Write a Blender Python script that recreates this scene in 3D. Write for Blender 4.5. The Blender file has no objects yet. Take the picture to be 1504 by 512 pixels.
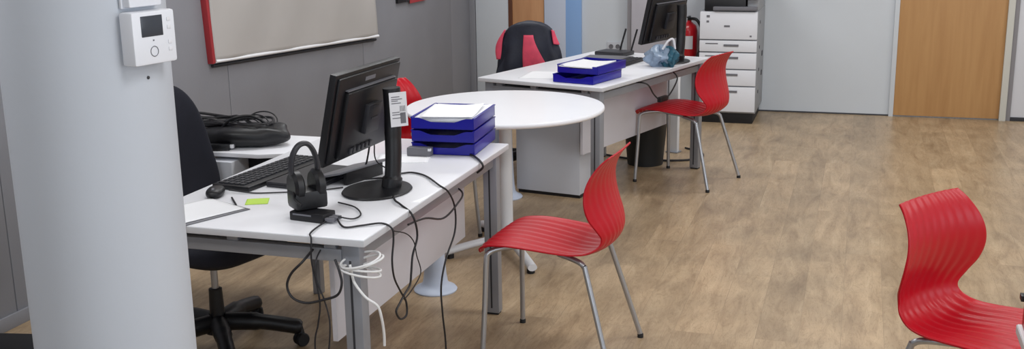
import bpy, bmesh, math, random
from mathutils import Vector, Matrix
random.seed(7)
PI = math.pi
COL = bpy.context.scene.collection
S = bpy.context.scene

# ---------------------------------------------------------------- materials
def lin(c):
    return tuple(((v/255)/12.92 if v/255 <= .04045 else (((v/255)+.055)/1.055)**2.4) for v in c) + (1,)

def mat(name, rgb, rough=.5, metal=0., bump=0., bscale=200., var=0., vscale=8., coat=0., spec=.5, emit=0.):
    m = bpy.data.materials.new(name); m.use_nodes = True
    nt = m.node_tree; b = nt.nodes['Principled BSDF']
    b.inputs['Base Color'].default_value = lin(rgb)
    b.inputs['Roughness'].default_value = rough
    b.inputs['Metallic'].default_value = metal
    b.inputs['Coat Weight'].default_value = coat
    b.inputs['Specular IOR Level'].default_value = spec
    tc = nt.nodes.new('ShaderNodeTexCoord')
    if var > 0:
        n = nt.nodes.new('ShaderNodeTexNoise'); n.inputs['Scale'].default_value = vscale; n.inputs['Detail'].default_value = 4
        r = nt.nodes.new('ShaderNodeMapRange'); r.inputs[1].default_value = .3; r.inputs[2].default_value = .7
        r.inputs[3].default_value = 1-var; r.inputs[4].default_value = 1+var
        mx = nt.nodes.new('ShaderNodeMix'); mx.data_type = 'RGBA'; mx.blend_type = 'MULTIPLY'; mx.inputs[0].default_value = 1
        mx.inputs[6].default_value = lin(rgb)
        nt.links.new(tc.outputs['Object'], n.inputs['Vector']); nt.links.new(n.outputs['Fac'], r.inputs[0])
        nt.links.new(r.outputs[0], mx.inputs[7]); nt.links.new(mx.outputs[2], b.inputs['Base Color'])
    if bump > 0:
        n2 = nt.nodes.new('ShaderNodeTexNoise'); n2.inputs['Scale'].default_value = bscale
        bp = nt.nodes.new('ShaderNodeBump'); bp.inputs['Strength'].default_value = bump; bp.inputs['Distance'].default_value = .002
        nt.links.new(tc.outputs['Object'], n2.inputs['Vector']); nt.links.new(n2.outputs['Fac'], bp.inputs['Height'])
        nt.links.new(bp.outputs[0], b.inputs['Normal'])
    if emit:
        b.inputs['Emission Color'].default_value = lin(rgb); b.inputs['Emission Strength'].default_value = emit
    return m

def wood_floor():
    m = bpy.data.materials.new('floor_laminate'); m.use_nodes = True
    nt = m.node_tree; N = nt.nodes.new; L = nt.links.new; b = nt.nodes['Principled BSDF']
    tc = N('ShaderNodeTexCoord')
    mp = N('ShaderNodeMapping'); mp.inputs['Rotation'].default_value = (0, 0, PI/2)
    L(tc.outputs['Object'], mp.inputs['Vector'])
    br = N('ShaderNodeTexBrick'); br.inputs['Scale'].default_value = 1; br.inputs['Brick Width'].default_value = 1.25
    br.inputs['Row Height'].default_value = .165; br.inputs['Mortar Size'].default_value = .0012; br.inputs['Mortar Smooth'].default_value = .4
    br.offset = .37
    br.inputs['Color1'].default_value = (.38, .38, .38, 1); br.inputs['Color2'].default_value = (.62, .62, .62, 1); br.inputs['Mortar'].default_value = (.22, .22, .22, 1)
    L(mp.outputs[0], br.inputs['Vector'])
    # grain, stretched along each plank and shifted plank by plank
    sh = N('ShaderNodeVectorMath'); sh.operation = 'MULTIPLY_ADD'; sh.inputs[1].default_value = (1.1, 5.5, 1)
    L(mp.outputs[0], sh.inputs[0]); L(br.outputs['Color'], sh.inputs[2])
    g = N('ShaderNodeTexNoise'); g.inputs['Scale'].default_value = 2.2; g.inputs['Detail'].default_value = 9; g.inputs['Roughness'].default_value = .68; g.inputs['Distortion'].default_value = .9
    L(sh.outputs[0], g.inputs['Vector'])
    cr = N('ShaderNodeValToRGB')
    e = cr.color_ramp.elements
    e[0].position = .25; e[0].color = lin((134, 111, 86))
    e[1].position = .76; e[1].color = lin((192, 171, 140))
    k = e.new(.44); k.color = lin((162, 139, 110)); k = e.new(.58); k.color = lin((176, 153, 123))
    L(g.outputs['Fac'], cr.inputs[0])
    # blotches
    bl = N('ShaderNodeTexNoise'); bl.inputs['Scale'].default_value = 3.6; bl.inputs['Detail'].default_value = 5
    L(tc.outputs['Object'], bl.inputs['Vector'])
    r = N('ShaderNodeMapRange'); r.inputs[1].default_value = .3; r.inputs[2].default_value = .7; r.inputs[3].default_value = .84; r.inputs[4].default_value = 1.12
    L(bl.outputs['Fac'], r.inputs[0])
    m1 = N('ShaderNodeMix'); m1.data_type = 'RGBA'; m1.blend_type = 'MULTIPLY'; m1.inputs[0].default_value = 1
    L(cr.outputs[0], m1.inputs[6]); L(r.outputs[0], m1.inputs[7])
    m2 = N('ShaderNodeMix'); m2.data_type = 'RGBA'; m2.blend_type = 'OVERLAY'; m2.inputs[0].default_value = .38
    L(m1.outputs[2], m2.inputs[6]); L(br.outputs['Color'], m2.inputs[7])
    # thin cracks / knots
    v = N('ShaderNodeTexNoise'); v.inputs['Scale'].default_value = 5; v.inputs['Detail'].default_value = 8; v.inputs['Distortion'].default_value = 2.5
    L(sh.outputs[0], v.inputs['Vector'])
    vr = N('ShaderNodeValToRGB'); ve = vr.color_ramp.elements
    ve[0].position = .47; ve[0].color = (1, 1, 1, 1); ve[1].position = .53; ve[1].color = (1, 1, 1, 1); q = ve.new(.5); q.color = (.72, .69, .64, 1)
    L(v.outputs['Fac'], vr.inputs[0])
    m3 = N('ShaderNodeMix'); m3.data_type = 'RGBA'; m3.blend_type = 'MULTIPLY'; m3.inputs[0].default_value = .8
    L(m2.outputs[2], m3.inputs[6]); L(vr.outputs[0], m3.inputs[7])
    L(m3.outputs[2], b.inputs['Base Color'])
    b.inputs['Roughness'].default_value = .36; b.inputs['Specular IOR Level'].default_value = .5
    bp = N('ShaderNodeBump'); bp.inputs['Strength'].default_value = .12; bp.inputs['Distance'].default_value = .002
    L(g.outputs['Fac'], bp.inputs['Height']); L(bp.outputs[0], b.inputs['Normal'])
    return m

def wood_door(name, a, bcol, rough=.45):
    m = bpy.data.materials.new(name); m.use_nodes = True
    nt = m.node_tree; N = nt.nodes.new; L = nt.links.new; b = nt.nodes['Principled BSDF']
    tc = N('ShaderNodeTexCoord'); mp = N('ShaderNodeMapping'); mp.inputs['Scale'].default_value = (9, 9, .7)
    L(tc.outputs['Object'], mp.inputs['Vector'])
    n = N('ShaderNodeTexNoise'); n.inputs['Scale'].default_value = 2.5; n.inputs['Detail'].default_value = 7; n.inputs['Distortion'].default_value = .4
    L(mp.outputs[0], n.inputs['Vector'])
    cr = N('ShaderNodeValToRGB'); cr.color_ramp.elements[0].position = .3; cr.color_ramp.elements[1].position = .7
    cr.color_ramp.elements[0].color = lin(a); cr.color_ramp.elements[1].color = lin(bcol)
    L(n.outputs['Fac'], cr.inputs[0]); L(cr.outputs[0], b.inputs['Base Color'])
    b.inputs['Roughness'].default_value = rough
    return m

M = dict(
    floor=wood_floor(),
    wall_grey=mat('grey_wall_panel', (139, 140, 146), .6, bump=.15, bscale=90, var=.04, vscale=3),
    wall_white=mat('white_wall_paint', (203, 209, 215), .7, bump=.15, bscale=120, var=.02, vscale=2),
    wall_pale=mat('pale_wall_paint', (214, 216, 222), .6, var=.02, vscale=2),
    ceiling=mat('ceiling_tile', (225, 225, 222), .9, bump=.2),
    seam=mat('panel_joint', (66, 67, 72), .8),
    column=mat('column_paint', (188, 193, 201), .55, bump=.12, bscale=60, var=.02, vscale=2),
    door=wood_door('beech_door', (178, 134, 86), (190, 147, 97)),
    door_dark=wood_door('dark_door_frame', (92, 56, 38), (110, 68, 46)),
    door_orange=wood_door('warm_door', (188, 138, 98), (204, 156, 114)),
    trim=mat('door_frame_cream', (204, 204, 196), .5),
    glass_blue=mat('blue_glazing', (140, 178, 228), .25, coat=.4),
    glass_pale=mat('pale_glazing', (196, 206, 224), .25, coat=.4),
    lilac=mat('lilac_grey_panel', (186, 184, 192), .6, var=.03),
    lilac_dark=mat('grey_joint_strip', (140, 138, 142), .6),
    top=mat('white_desktop', (238, 239, 244), .38, var=.012, vscale=5, coat=.15),
    edge=mat('grey_desk_edge', (196, 197, 201), .5),
    panel=mat('white_panel', (206, 204, 210), .5, var=.02, vscale=4),
    pedestal=mat('pale_grey_pedestal', (196, 199, 206), .5, var=.015, vscale=4),
    alu=mat('grey_metal_leg', (148, 151, 158), .42, .35, var=.03, vscale=10),
    alu_dark=mat('dark_slot', (52, 53, 58), .6, .2),
    chrome=mat('grey_tube_metal', (176, 178, 182), .3, .75),
    foot_white=mat('white_coated_metal', (220, 222, 226), .4),
    cone=mat('blue_white_plastic', (196, 206, 224), .4),
    red=mat('red_polypropylene', (182, 1, 26), .38, var=.03, vscale=6, spec=.38),
    black=mat('black_plastic', (17, 17, 21), .42, bump=.1),
    black_soft=mat('black_rubber', (20, 20, 23), .6),
    dgrey=mat('dark_grey_plastic', (46, 46, 51), .45, bump=.1),
    mgrey=mat('mid_grey_plastic', (108, 108, 114), .5),
    key=mat('keycap_grey', (50, 51, 56), .5),
    fabric=mat('navy_black_fabric', (24, 26, 38), .9, bump=.5, bscale=400, var=.1, vscale=20),
    navy=mat('navy_quilted_nylon', (28, 32, 48), .6, bump=.5, bscale=60, var=.15, vscale=14),
    coral=mat('coral_pink_lining', (226, 78, 104), .7, bump=.5, bscale=60, var=.1, vscale=18),
    blue=mat('cobalt_blue_plastic', (9, 8, 142), .32, coat=.1, var=.04),
    paper=mat('white_paper', (240, 241, 244), .7, var=.015),
    note=mat('lime_paper', (196, 232, 92), .7),
    label=mat('label_paper', (222, 222, 226), .5),
    white_plastic=mat('white_plastic', (224, 226, 232), .35, bump=.05),
    screen=mat('lcd_grey', (58, 62, 70), .2),
    cable=mat('black_cable', (28, 27, 31), .5),
    cable_grey=mat('grey_cable', (120, 116, 112), .5),
    cable_white=mat('white_cable', (226, 226, 226), .45),
    board=mat('greyish_board_cloth', (184, 180, 176), .65, bump=.3, bscale=8, var=.05, vscale=2.2),
    board_red=mat('red_edging', (168, 50, 56), .5),
    copier=mat('copier_white', (222, 224, 230), .4),
    copier_shade=mat('copier_shade_grey', (150, 152, 156), .5, bump=.2, bscale=80, var=.05, vscale=20),  # copier body darkened: the shade of its side face is put into the colour
    ext_red=mat('extinguisher_red', (198, 18, 34), .3, coat=.3),
    teal=mat('teal_plastic', (40, 92, 112), .4, var=.2, vscale=40),
    film=mat('pale_blue_film', (138, 156, 178), .3, var=.15, vscale=30),
    bin=mat('dark_bin_plastic', (30, 33, 35), .5),
)

# ---------------------------------------------------------------- mesh helpers
def bevel(bm, w, seg=2):
    if w > 0:
        es = [e for e in bm.edges if len(e.link_faces) == 2 and e.calc_face_angle(0) > .6]
        bmesh.ops.bevel(bm, geom=es, offset=w, segments=seg, affect='EDGES', profile=.6)

def box(bm, a, b, bev=0., rot=None, piv=None):
    t = bmesh.new()
    c = [(a[i]+b[i])/2 for i in range(3)]; s = [abs(b[i]-a[i]) for i in range(3)]
    bmesh.ops.create_cube(t, size=1, matrix=Matrix.Diagonal((*s, 1)))
    bevel(t, bev)
    mtx = Matrix.Translation(c)
    if rot is not None: mtx = mtx @ rot
    t.transform(mtx); merge(bm, t)

def merge(bm, t):
    me = bpy.data.meshes.new('tmp'); t.to_mesh(me); bm.from_mesh(me); bpy.data.meshes.remove(me); t.free()

def prism(bm, pts, z0, z1, bev=0.):
    t = bmesh.new()
    lo = [t.verts.new((x, y, z0)) for x, y in pts]; hi = [t.verts.new((x, y, z1)) for x, y in pts]
    n = len(pts); t.faces.new(lo[::-1]); t.faces.new(hi)
    for i in range(n): t.faces.new((lo[i], lo[(i+1) % n], hi[(i+1) % n], hi[i]))
    bmesh.ops.recalc_face_normals(t, faces=t.faces); bevel(t, bev); merge(bm, t)

def lathe(bm, prof, c=(0, 0, 0), n=40, mtx=None):
    t = bmesh.new(); rings = []
    for r, z in prof:
        if r < 1e-5: rings.append([t.verts.new((0, 0, z))])
        else: rings.append([t.verts.new((r*math.cos(2*PI*i/n), r*math.sin(2*PI*i/n), z)) for i in range(n)])
    for a, b in zip(rings, rings[1:]):
        for i in range(n):
            j = (i+1) % n
            if len(a) == 1 and len(b) == 1: continue
            if len(a) == 1: t.faces.new((a[0], b[i], b[j]))
            elif len(b) == 1: t.faces.new((a[i], a[j], b[0]))
            else: t.faces.new((a[i], a[j], b[j], b[i]))
    for ring, flip in ((rings[0], True), (rings[-1], False)):
        if len(ring) > 1: t.faces.new(ring[::-1] if flip else ring)
    bmesh.ops.recalc_face_normals(t, faces=t.faces)
    if mtx is not None: t.transform(mtx)
    t.transform(Matrix.Translation(c)); merge(bm, t)

def catmull(P, k=8, closed=False):
    P = [Vector(p) for p in P]; out = []; n = len(P)
    if n < 3 and not closed: return P
    for i in range(n if closed else n-1):
        if closed: a, b, c, d = P[(i-1) % n], P[i], P[(i+1) % n], P[(i+2) % n]
        else: a, b, c, d = P[max(i-1, 0)], P[i], P[i+1], P[min(i+2, n-1)]
        for s in range(k):
            t = s/k
            out.append(.5*((2*b)+(c-a)*t+(2*a-5*b+4*c-d)*t*t+(3*b-a-3*c+d)*t**3))
    if not closed: out.append(P[-1])
    return out

def tube(bm, pts, r, n=10, smooth=True, closed=False, k=8, sx=1.):
    if smooth: pts = catmull(pts, k, closed)
    else: pts = [Vector(p) for p in pts]
    t = bmesh.new(); rings = []; m = len(pts)
    up = Vector((0, 0, 1)); prev = None
    for i, p in enumerate(pts):
        if closed: d = pts[(i+1) % m]-pts[i-1]
        else: d = pts[min(i+1, m-1)]-pts[max(i-1, 0)]
        if d.length < 1e-9: d = Vector((0, 0, 1))
        d.normalize()
        if prev is None:
            x = d.cross(up if abs(d.z) < .95 else Vector((1, 0, 0))).normalized()
        else:
            x = (prev-d*prev.dot(d)); x = x.normalized() if x.length > 1e-6 else d.orthogonal().normalized()
        prev = x; y = d.cross(x)
        rr = r[i*(len(r)-1)//max(m-1, 1)] if isinstance(r, (list, tuple)) else r
        rings.append([t.verts.new(p+(x*math.cos(2*PI*j/n)*sx+y*math.sin(2*PI*j/n))*rr) for j in range(n)])
    for i in range(m if closed else m-1):
        a, b = rings[i], rings[(i+1) % m]
        for j in range(n): t.faces.new((a[j], a[(j+1) % n], b[(j+1) % n], b[j]))
    if not closed:
        t.faces.new(rings[0][::-1]); t.faces.new(rings[-1])
    bmesh.ops.recalc_face_normals(t, faces=t.faces); merge(bm, t)

def gridsurf(bm, f, nu, nv, thick=0., closed_u=False):
    vs = [[bm.verts.new(f(i/(nu if closed_u else nu-1), j/(nv-1))) for j in range(nv)] for i in range(nu)]
    for i in range(nu if closed_u else nu-1):
        for j in range(nv-1):
            a = vs[i]; b = vs[(i+1) % nu]
            bm.faces.new((a[j], b[j], b[j+1], a[j+1]))
    return vs

def obj(name, bm, m, parent=None, smooth=False, solid=0., angle=.7):
    me = bpy.data.meshes.new(name); bm.to_mesh(me); bm.free()
    me.materials.append(M[m] if isinstance(m, str) else m)
    o = bpy.data.objects.new(name, me); COL.objects.link(o)
    if parent is not None: o.parent = parent
    for p in me.polygons: p.use_smooth = True
    try:
        me.set_sharp_from_angle(angle=angle)
    except Exception: pass
    if solid:
        s = o.modifiers.new('solid', 'SOLIDIFY'); s.thickness = solid; s.offset = 0
    return o

def thing(name, label, cat, loc=(0, 0, 0), rz=0., group=None):
    o = bpy.data.objects.new(name, None); COL.objects.link(o); o.empty_display_size = .1
    o.location = loc; o.rotation_euler = (0, 0, rz); o['label'] = label; o['category'] = cat
    if group: o['group'] = group
    return o

def tag(o, label, cat, group=None, loc=None, rz=None):
    o['label'] = label; o['category'] = cat
    if group: o['group'] = group
    if loc is not None: o.location = loc
    if rz is not None: o.rotation_euler = (0, 0, rz)
    return o

def dup(root, loc, rz, label, group=None):
    def cp(o, par):
        c = o.copy(); COL.objects.link(c); c.parent = par
        for ch in [x for x in o.children]: cp(ch, c)
        return c
    r = cp(root, None); r.location = loc; r.rotation_euler = (0, 0, rz); r['label'] = label
    if group: r['group'] = group
    return r

def B(): return bmesh.new()

def part(name, m, parent, a=None, b=None, bev=.002, **k):
    bm = B(); box(bm, a, b, bev); return obj(name, bm, m, parent, **k)

def struct(name, bm, m):
    o = obj(name, bm, m); o['kind'] = 'structure'; return o

# ---------------------------------------------------------------- the room
X0, X1, Y0, Y1, ZC = -3.37, 4.2, -2.6, 9.38, 2.75
bm = B(); box(bm, (X0-.1, Y0-.1, -.1), (X1+.1, Y1+.1, 0)); struct('floor', bm, 'floor')
bm = B(); box(bm, (X0-.1, Y0-.1, ZC), (X1+.1, Y1+.1, ZC+.1)); struct('ceiling', bm, 'ceiling')
# left wall in grey panels with joints between them
bm = B()
ys = [Y0-.1, .0, 1.78, 3.55, 5.325, 7.09, 8.87, Y1]
for a, b in zip(ys, ys[1:]): box(bm, (X0-.1, a+.003, 0), (X0, b-.003, ZC), .001)
wl = struct('wall_left', bm, 'wall_grey')
bm = B(); box(bm, (X0-.1, Y0, 0), (X0-.006, Y1, ZC)); s_ = obj('panel_joint', bm, 'seam', wl)
bm = B(); box(bm, (X0, Y0, 0), (X0+.012, Y1, .06), .002); struct('baseboard_left', bm, 'wall_grey')
bm = B(); box(bm, (X0, Y1, 0), (X1, Y1+.1, ZC)); struct('wall_back', bm, 'wall_white')
bm = B(); box(bm, (X1, Y0, 0), (X1+.1, Y1, ZC)); struct('wall_right', bm, 'wall_white')
bm = B(); box(bm, (X0, Y0-.1, 0), (X1, Y0, ZC)); struct('wall_front', bm, 'wall_white')
# back wall: door at the far left with its dark jamb, glazed screen, pillar, beech door
bm = B(); box(bm, (-3.31, Y1-.03, 0), (-3.0, Y1, ZC), .002); struct('trim_1', bm, 'wall_white')
bm = B(); box(bm, (X0, Y1-.04, 0), (-3.315, Y1, ZC), .002); struct('trim_8', bm, 'wall_grey')
bm = B(); box(bm, (-3.0, Y1-.035, 0), (-2.965, Y1, 2.1), .002); struct('trim_2', bm, 'door_dark')
bm = B(); box(bm, (-2.965, Y1-.02, 0), (-2.672, Y1, 2.1), .002); d2_ = struct('door_2', bm, 'door_orange')
bm = B(); box(bm, (-2.665, Y1-.035, 0), (-2.47, Y1, ZC), .002); w1 = struct('window_1', bm, 'glass_pale')
bm = B(); box(bm, (-2.47, Y1-.03, .02), (-2.33, Y1, ZC), .002); struct('window_2', bm, 'glass_blue')
bm = B(); box(bm, (-1.905, Y1-.10, 0), (-1.865, Y1, ZC), .002); struct('trim_3', bm, 'lilac_dark')
bm = B(); box(bm, (-1.865, Y1-.12, 0), (-1.54, Y1, ZC), .004); struct('trim_4', bm, 'lilac')
bm = B(); box(bm, (.306, Y1-.02, .012), (1.106, Y1, 2.1), .002); struct('door_1', bm, 'door')
bm = B(); box(bm, (-1.5, Y1-.004, 0), (.27, Y1, .012), 0); struct('trim_10', bm, 'seam')
bm = B(); box(bm, (.27, Y1-.028, 0), (.306, Y1, 2.14), .002); struct('trim_5', bm, 'wall_white')
bm = B(); box(bm, (1.106, Y1-.05, 0), (1.155, Y1, 2.14), .003); struct('trim_6', bm, 'trim')
bm = B(); box(bm, (1.155, Y1-.03, 0), (1.19, Y1, 2.14), .003); struct('trim_9', bm, 'lilac_dark')
bm = B(); box(bm, (1.19, Y1-.02, .03), (2.4, Y1, 2.14), .003); struct('trim_7', bm, 'wall_pale')
bm = B(); box(bm, (1.19, Y1-.03, 0), (2.4, Y1, .03), .002); struct('baseboard_back', bm, 'alu_dark')
# round column close to the camera
bm = B(); lathe(bm, [(.169, 0), (.169, ZC)], (-1.54, 1.90, 0), 72); struct('column', bm, 'column')

# ---------------------------------------------------------------- red shell chair
def interp(P, t):
    n = len(P)-1; x = t*n; i = min(int(x), n-1); f = x-i
    a, b, c, d = P[max(i-1, 0)], P[i], P[i+1], P[min(i+2, n)]
    return tuple(.5*(2*b[k]+(c[k]-a[k])*f+(2*a[k]-5*b[k]+4*c[k]-d[k])*f*f+(3*b[k]-a[k]-3*c[k]+d[k])*f**3) for k in range(len(a)))

# x, z, half width, forward dish of the edges, upward dish of the edges
PROF = [(.270, .438, .186, 0, -.006), (.264, .458, .205, 0, -.006), (.228, .472, .214, 0, -.004), (.15, .475, .218, 0, .0), (.065, .467, .218, 0, .004), (-.02, .454, .213, 0, .010),
        (-.09, .443, .202, .004, .016), (-.155, .445, .184, .010, .018), (-.205, .472, .164, .018, .012), (-.226, .512, .156, .026, .004), (-.218, .556, .182, .032, 0),
        (-.200, .60, .205, .036, 0), (-.184, .65, .211, .034, 0), (-.177, .70, .202, .028, 0), (-.184, .748, .186, .020, 0), (-.206, .793, .167, .012, 0), (-.232, .824, .152, .008, -.003)]
def shell_point(u, v):
    x, z, w, fx, fz = interp(PROF, u); v = 2*v-1
    h = .004; a = interp(PROF, max(u-h, 0)); b = interp(PROF, min(u+h, 1))
    tx, tz = b[0]-a[0], b[1]-a[1]; L = math.hypot(tx, tz) or 1; nx, nz = -tz/L, tx/L
    if nz*0+(-nx)*0 == 0: pass
    # normal pointing to the sitter's side (up on the seat, forward on the back)
    nx, nz = (-nx, -nz) if (nz < 0 and nx < .3) or nx < -.3 else (nx, nz)
    wav = (.0028-.0018*min(1, max(0, (u-.38)*6)))*math.cos(2*PI*9*(v*.5+.5)+.9*math.sin(u*12)) * min(1, (1-abs(v))*8)
    return Vector((x+fx*v*v+nx*wav, w*v, z+fz*v*v+nz*wav))

def make_chair(label):
    t = thing('shell_chair', label, 'chair', group='red shell chairs on grey tube legs')
    bm = B(); gridsurf(bm, shell_point, 90, 86)
    bmesh.ops.recalc_face_normals(bm, faces=bm.faces)
    obj('seat_shell', bm, 'red', t, solid=.006, angle=1.4)
    for s in (-1, 1):
        bm = B(); tube(bm, [(.12, s*.12, .452), (.19, s*.165, .450), (.232, s*.188, .435), (.242, s*.195, .40), (.247, s*.203, .25), (.255, s*.223, .012)], .0105, 12, k=10)
        l = obj('leg', bm, 'chrome', t)
        bm = B(); lathe(bm, [(.0, 0), (.0125, 0), (.0125, .013), (.0105, .018)], (.255, s*.223, 0), 14); obj('rubber_foot', bm, 'black_soft', l)
        bm = B(); tube(bm, [(-.02, s*.11, .430), (-.10, s*.150, .425), (-.135, s*.165, .41), (-.150, s*.172, .37), (-.255, s*.223, .012)], .0105, 12, k=10)
        l = obj('leg', bm, 'chrome', t)
        bm = B(); lathe(bm, [(.0, 0), (.0125, 0), (.0125, .013), (.0105, .018)], (-.255, s*.223, 0), 14); obj('rubber_foot', bm, 'black_soft', l)
    bm = B()
    for s in (-1, 1): tube(bm, [(.13, s*.122, .452), (-.04, s*.112, .434)], .0095, 10, smooth=False)
    tube(bm, [(.12, -.13, .452), (.12, .13, .452)], .0095, 10, smooth=False)
    tube(bm, [(-.03, -.12, .431), (-.03, .12, .431)], .0095, 10, smooth=False)
    obj('seat_frame', bm, 'chrome', t)
    return t
GC = 'red shell chairs on grey tube legs'
c1 = make_chair('red ribbed shell chair drawn up to the near desk beside the round table')
c1.location = (-1.045, 3.90, 0); c1.rotation_euler = (0, 0, math.atan2(.06, -1))
dup(c1, (-.998, 6.80, 0), math.atan2(.32, -.947), 'red shell chair at the far desk in front of the copier', GC)
dup(c1, (.415, 3.33, 0), math.atan2(-.59, .81), 'red ribbed shell chair alone on the open floor at bottom right, facing right', GC)
dup(c1, (-2.20, 5.19, 0), math.radians(-25.7), 'red chair mostly hidden behind round table and monitor, only its top peeking out', GC)

# ---------------------------------------------------------------- desks
DW, DL, DH = .84, 1.43, .74
def make_desk(label):
    t = thing('desk', label, 'desk', group='white office desks on grey metal legs')
    part('desktop', 'top', t, (-DW, 0, DH-.024), (0, DL, DH), .003)
    part('edge_band', 'edge', t, (-DW+.001, -.0015, DH-.0225), (-.0015+.003, DL-.001, DH-.003), .001).location = (0, 0, 0)
    for x in (-.06, -DW+.06):
        for y in (.055, DL-.055):
            bm = B(); box(bm, (x-.03, y-.025, .008), (x+.03, y+.025, DH-.028), .004); l = obj('leg', bm, 'alu', t)
            bm = B(); box(bm, (x-.006, y-.0262, .03), (x+.001, y-.0245, DH-.08), 0); obj('slot', bm, 'alu_dark', l)
            bm = B(); box(bm, (x-.026, y-.021, 0), (x+.026, y+.021, .01), .002); obj('foot_cap', bm, 'black_soft', l)
    for y in (.045, DL-.045):
        bm = B(); box(bm, (-DW+.09, y-.018, DH-.085), (-.09, y+.018, DH-.045), .003); f = obj('frame_beam', bm, 'alu', t)
        for x in (-DW+.13, -DW*.56, -.13):
            bm = B(); box(bm, (x-.02, y-.014, DH-.05), (x+.02, y+.014, DH-.024), .002); obj('spacer', bm, 'alu', f)
        bm = B(); box(bm, (-DW+.15, y+.02, DH-.045), (-.15, y+.05, DH-.026), .0); obj('cross_rail', bm, 'alu_dark', f)
    for x in (-.06, -DW+.06):
        bm = B(); box(bm, (x-.018, .08, DH-.085), (x+.018, DL-.08, DH-.045), .003); obj('side_beam', bm, 'alu', t)
    part('modesty_panel', 'panel', t, (-.178, .11, .355), (-.160, DL-.12, DH-.026), .002)
    return t
desk1 = make_desk('near white desk carrying the black monitor, headset and keyboard')
desk1.location = (-1.379, 2.84, 0)
GD = 'white office desks on grey metal legs'
A2 = math.radians(-16.5)
desk2 = dup(desk1, (-1.327, 5.794, 0), A2, 'far white desk with second monitor behind the round table', GD)
for c in desk2.children:
    if c.name.startswith('modesty_panel'): c.location = (-.085, .109, -.06); c.scale = (1, .917, 1)
desk3 = dup(desk1, (.389, 2.617, 0), PI, 'white desk at right edge of the photo, just one corner showing', GD)

def d2(x, y, z=0):      # a spot on the far desk, measured like the near one
    c, s = math.cos(A2), math.sin(A2); return (-1.327+x*c-y*s, 5.794+x*s+y*c, z)

# ---------------------------------------------------------------- round table
t = thing('round_table', 'white round meeting table between the two desks', 'table', (-1.673, 5.131, 0))
bm = B(); lathe(bm, [(0, .716), (.488, .716), (.494, .719), (.499, .724), (.500, .731), (.4985, .737), (.496, .740), (0, .740)], n=96); obj('tabletop', bm, 'top', t)
bm = B(); lathe(bm, [(.16, .702), (.16, .716), (.03, .716)], n=40); obj('mounting_plate', bm, 'alu', t)
bm = B(); lathe(bm, [(.032, .06), (.032, .705)], n=32); obj('pole', bm, 'foot_white', t)
bm = B(); lathe(bm, [(0, .03), (.05, .03), (.055, .05), (.05, .085), (.034, .10)], n=32); obj('hub', bm, 'foot_white', t)
for a, L in ((-133, .36), (-57, .46), (40, .36), (130, .36)):
    a = math.radians(a); bm = B()
    c, s = math.cos(a), math.sin(a)
    P = [(c*.03, s*.03, .062), (c*L*.6, s*L*.6, .05), (c*L, s*L, .034)]
    tube(bm, P, .018, 12, sx=1.3); l = obj('foot', bm, 'foot_white', t)
    bm = B(); lathe(bm, [(0, 0), (.02, 0), (.02, .02), (.01, .03)], (c*(L-.03), s*(L-.03), 0), 14); obj('glide', bm, 'black_soft', l)

# trumpet-footed risers
def riser(label, loc, h):
    t = thing('cable_riser', label, 'riser', loc, group='trumpet-footed risers standing under the furniture')
    bm = B(); lathe(bm, [(0, .0), (.098, .0), (.1, .006), (.094, .014), (.072, .022), (.058, .04), (.052, .08), (.047, .16), (.042, .30), (.04, h)], n=44); obj('trumpet_foot', bm, 'cone', t)
    bm = B(); lathe(bm, [(.043, h-.03), (.046, h-.03), (.046, h), (0, h+.002)], n=36); obj('cap', bm, 'alu', t)
riser('pale blue trumpet-footed riser seen below the near desk\'s side panel', (-1.794, 4.425, 0), .60)
riser('white trumpet-footed riser further back, beneath the round table beside the pedestal', (-1.99, 6.10, 0), .66)

# pedestal under the far desk
t = thing('drawer_pedestal', 'pale grey pedestal standing under front of far desk behind round table', 'pedestal', (-1.962, 6.235, 0), math.radians(-9.8))
part('body', 'pedestal', t, (0, .008, .022), (.42, .34, .62), .004)
part('side_panel', 'pedestal', t, (-.002, 0, .022), (.422, .008, .625), .002)
bm = B()
box(bm, (.004, .012, 0), (.416, .33, .022))
obj('plinth', bm, 'black_soft', t)

# white post and cable behind the far desk
t = thing('cable_post', 'slim white upright post behind the far red chair\'s desk side', 'post', (-1.215, 7.6, 0), math.radians(-14))
part('post_body', 'foot_white', t, (-.034, -.02, .006), (.034, .02, .60), .003)
part('base_plate', 'alu', t, (-.045, -.04, 0), (.045, .04, .008), .002)
bm = B(); tube(bm, [(-1.75, 7.42, .008), (-1.45, 7.28, .008), (-1.15, 7.30, .008), (-1.0, 7.42, .008), (-1.02, 7.6, .008), (-1.15, 7.72, .008)], .007, 8)
tag(obj('floor_cable', bm, 'cable'), 'dark cable looping on floor by far desk\'s back leg', 'cable')
# bin under the far desk
bp = (-1.345, 7.20, 0)
t = thing('waste_bin', 'black round waste bin in shadow under the far desk', 'bin', bp)
bm = B(); lathe(bm, [(0, .004), (.115, .004), (.12, 0), (.15, .33), (.155, .335), (.15, .34), (.142, .335), (.113, .012), (0, .012)], n=40); obj('bucket', bm, 'bin', t)
bm = B(); tube(bm, [(.152*math.cos(a*PI/12), .152*math.sin(a*PI/12), .335) for a in range(24)], .006, 8, closed=True, k=2); obj('rim', bm, 'black', t)

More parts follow.
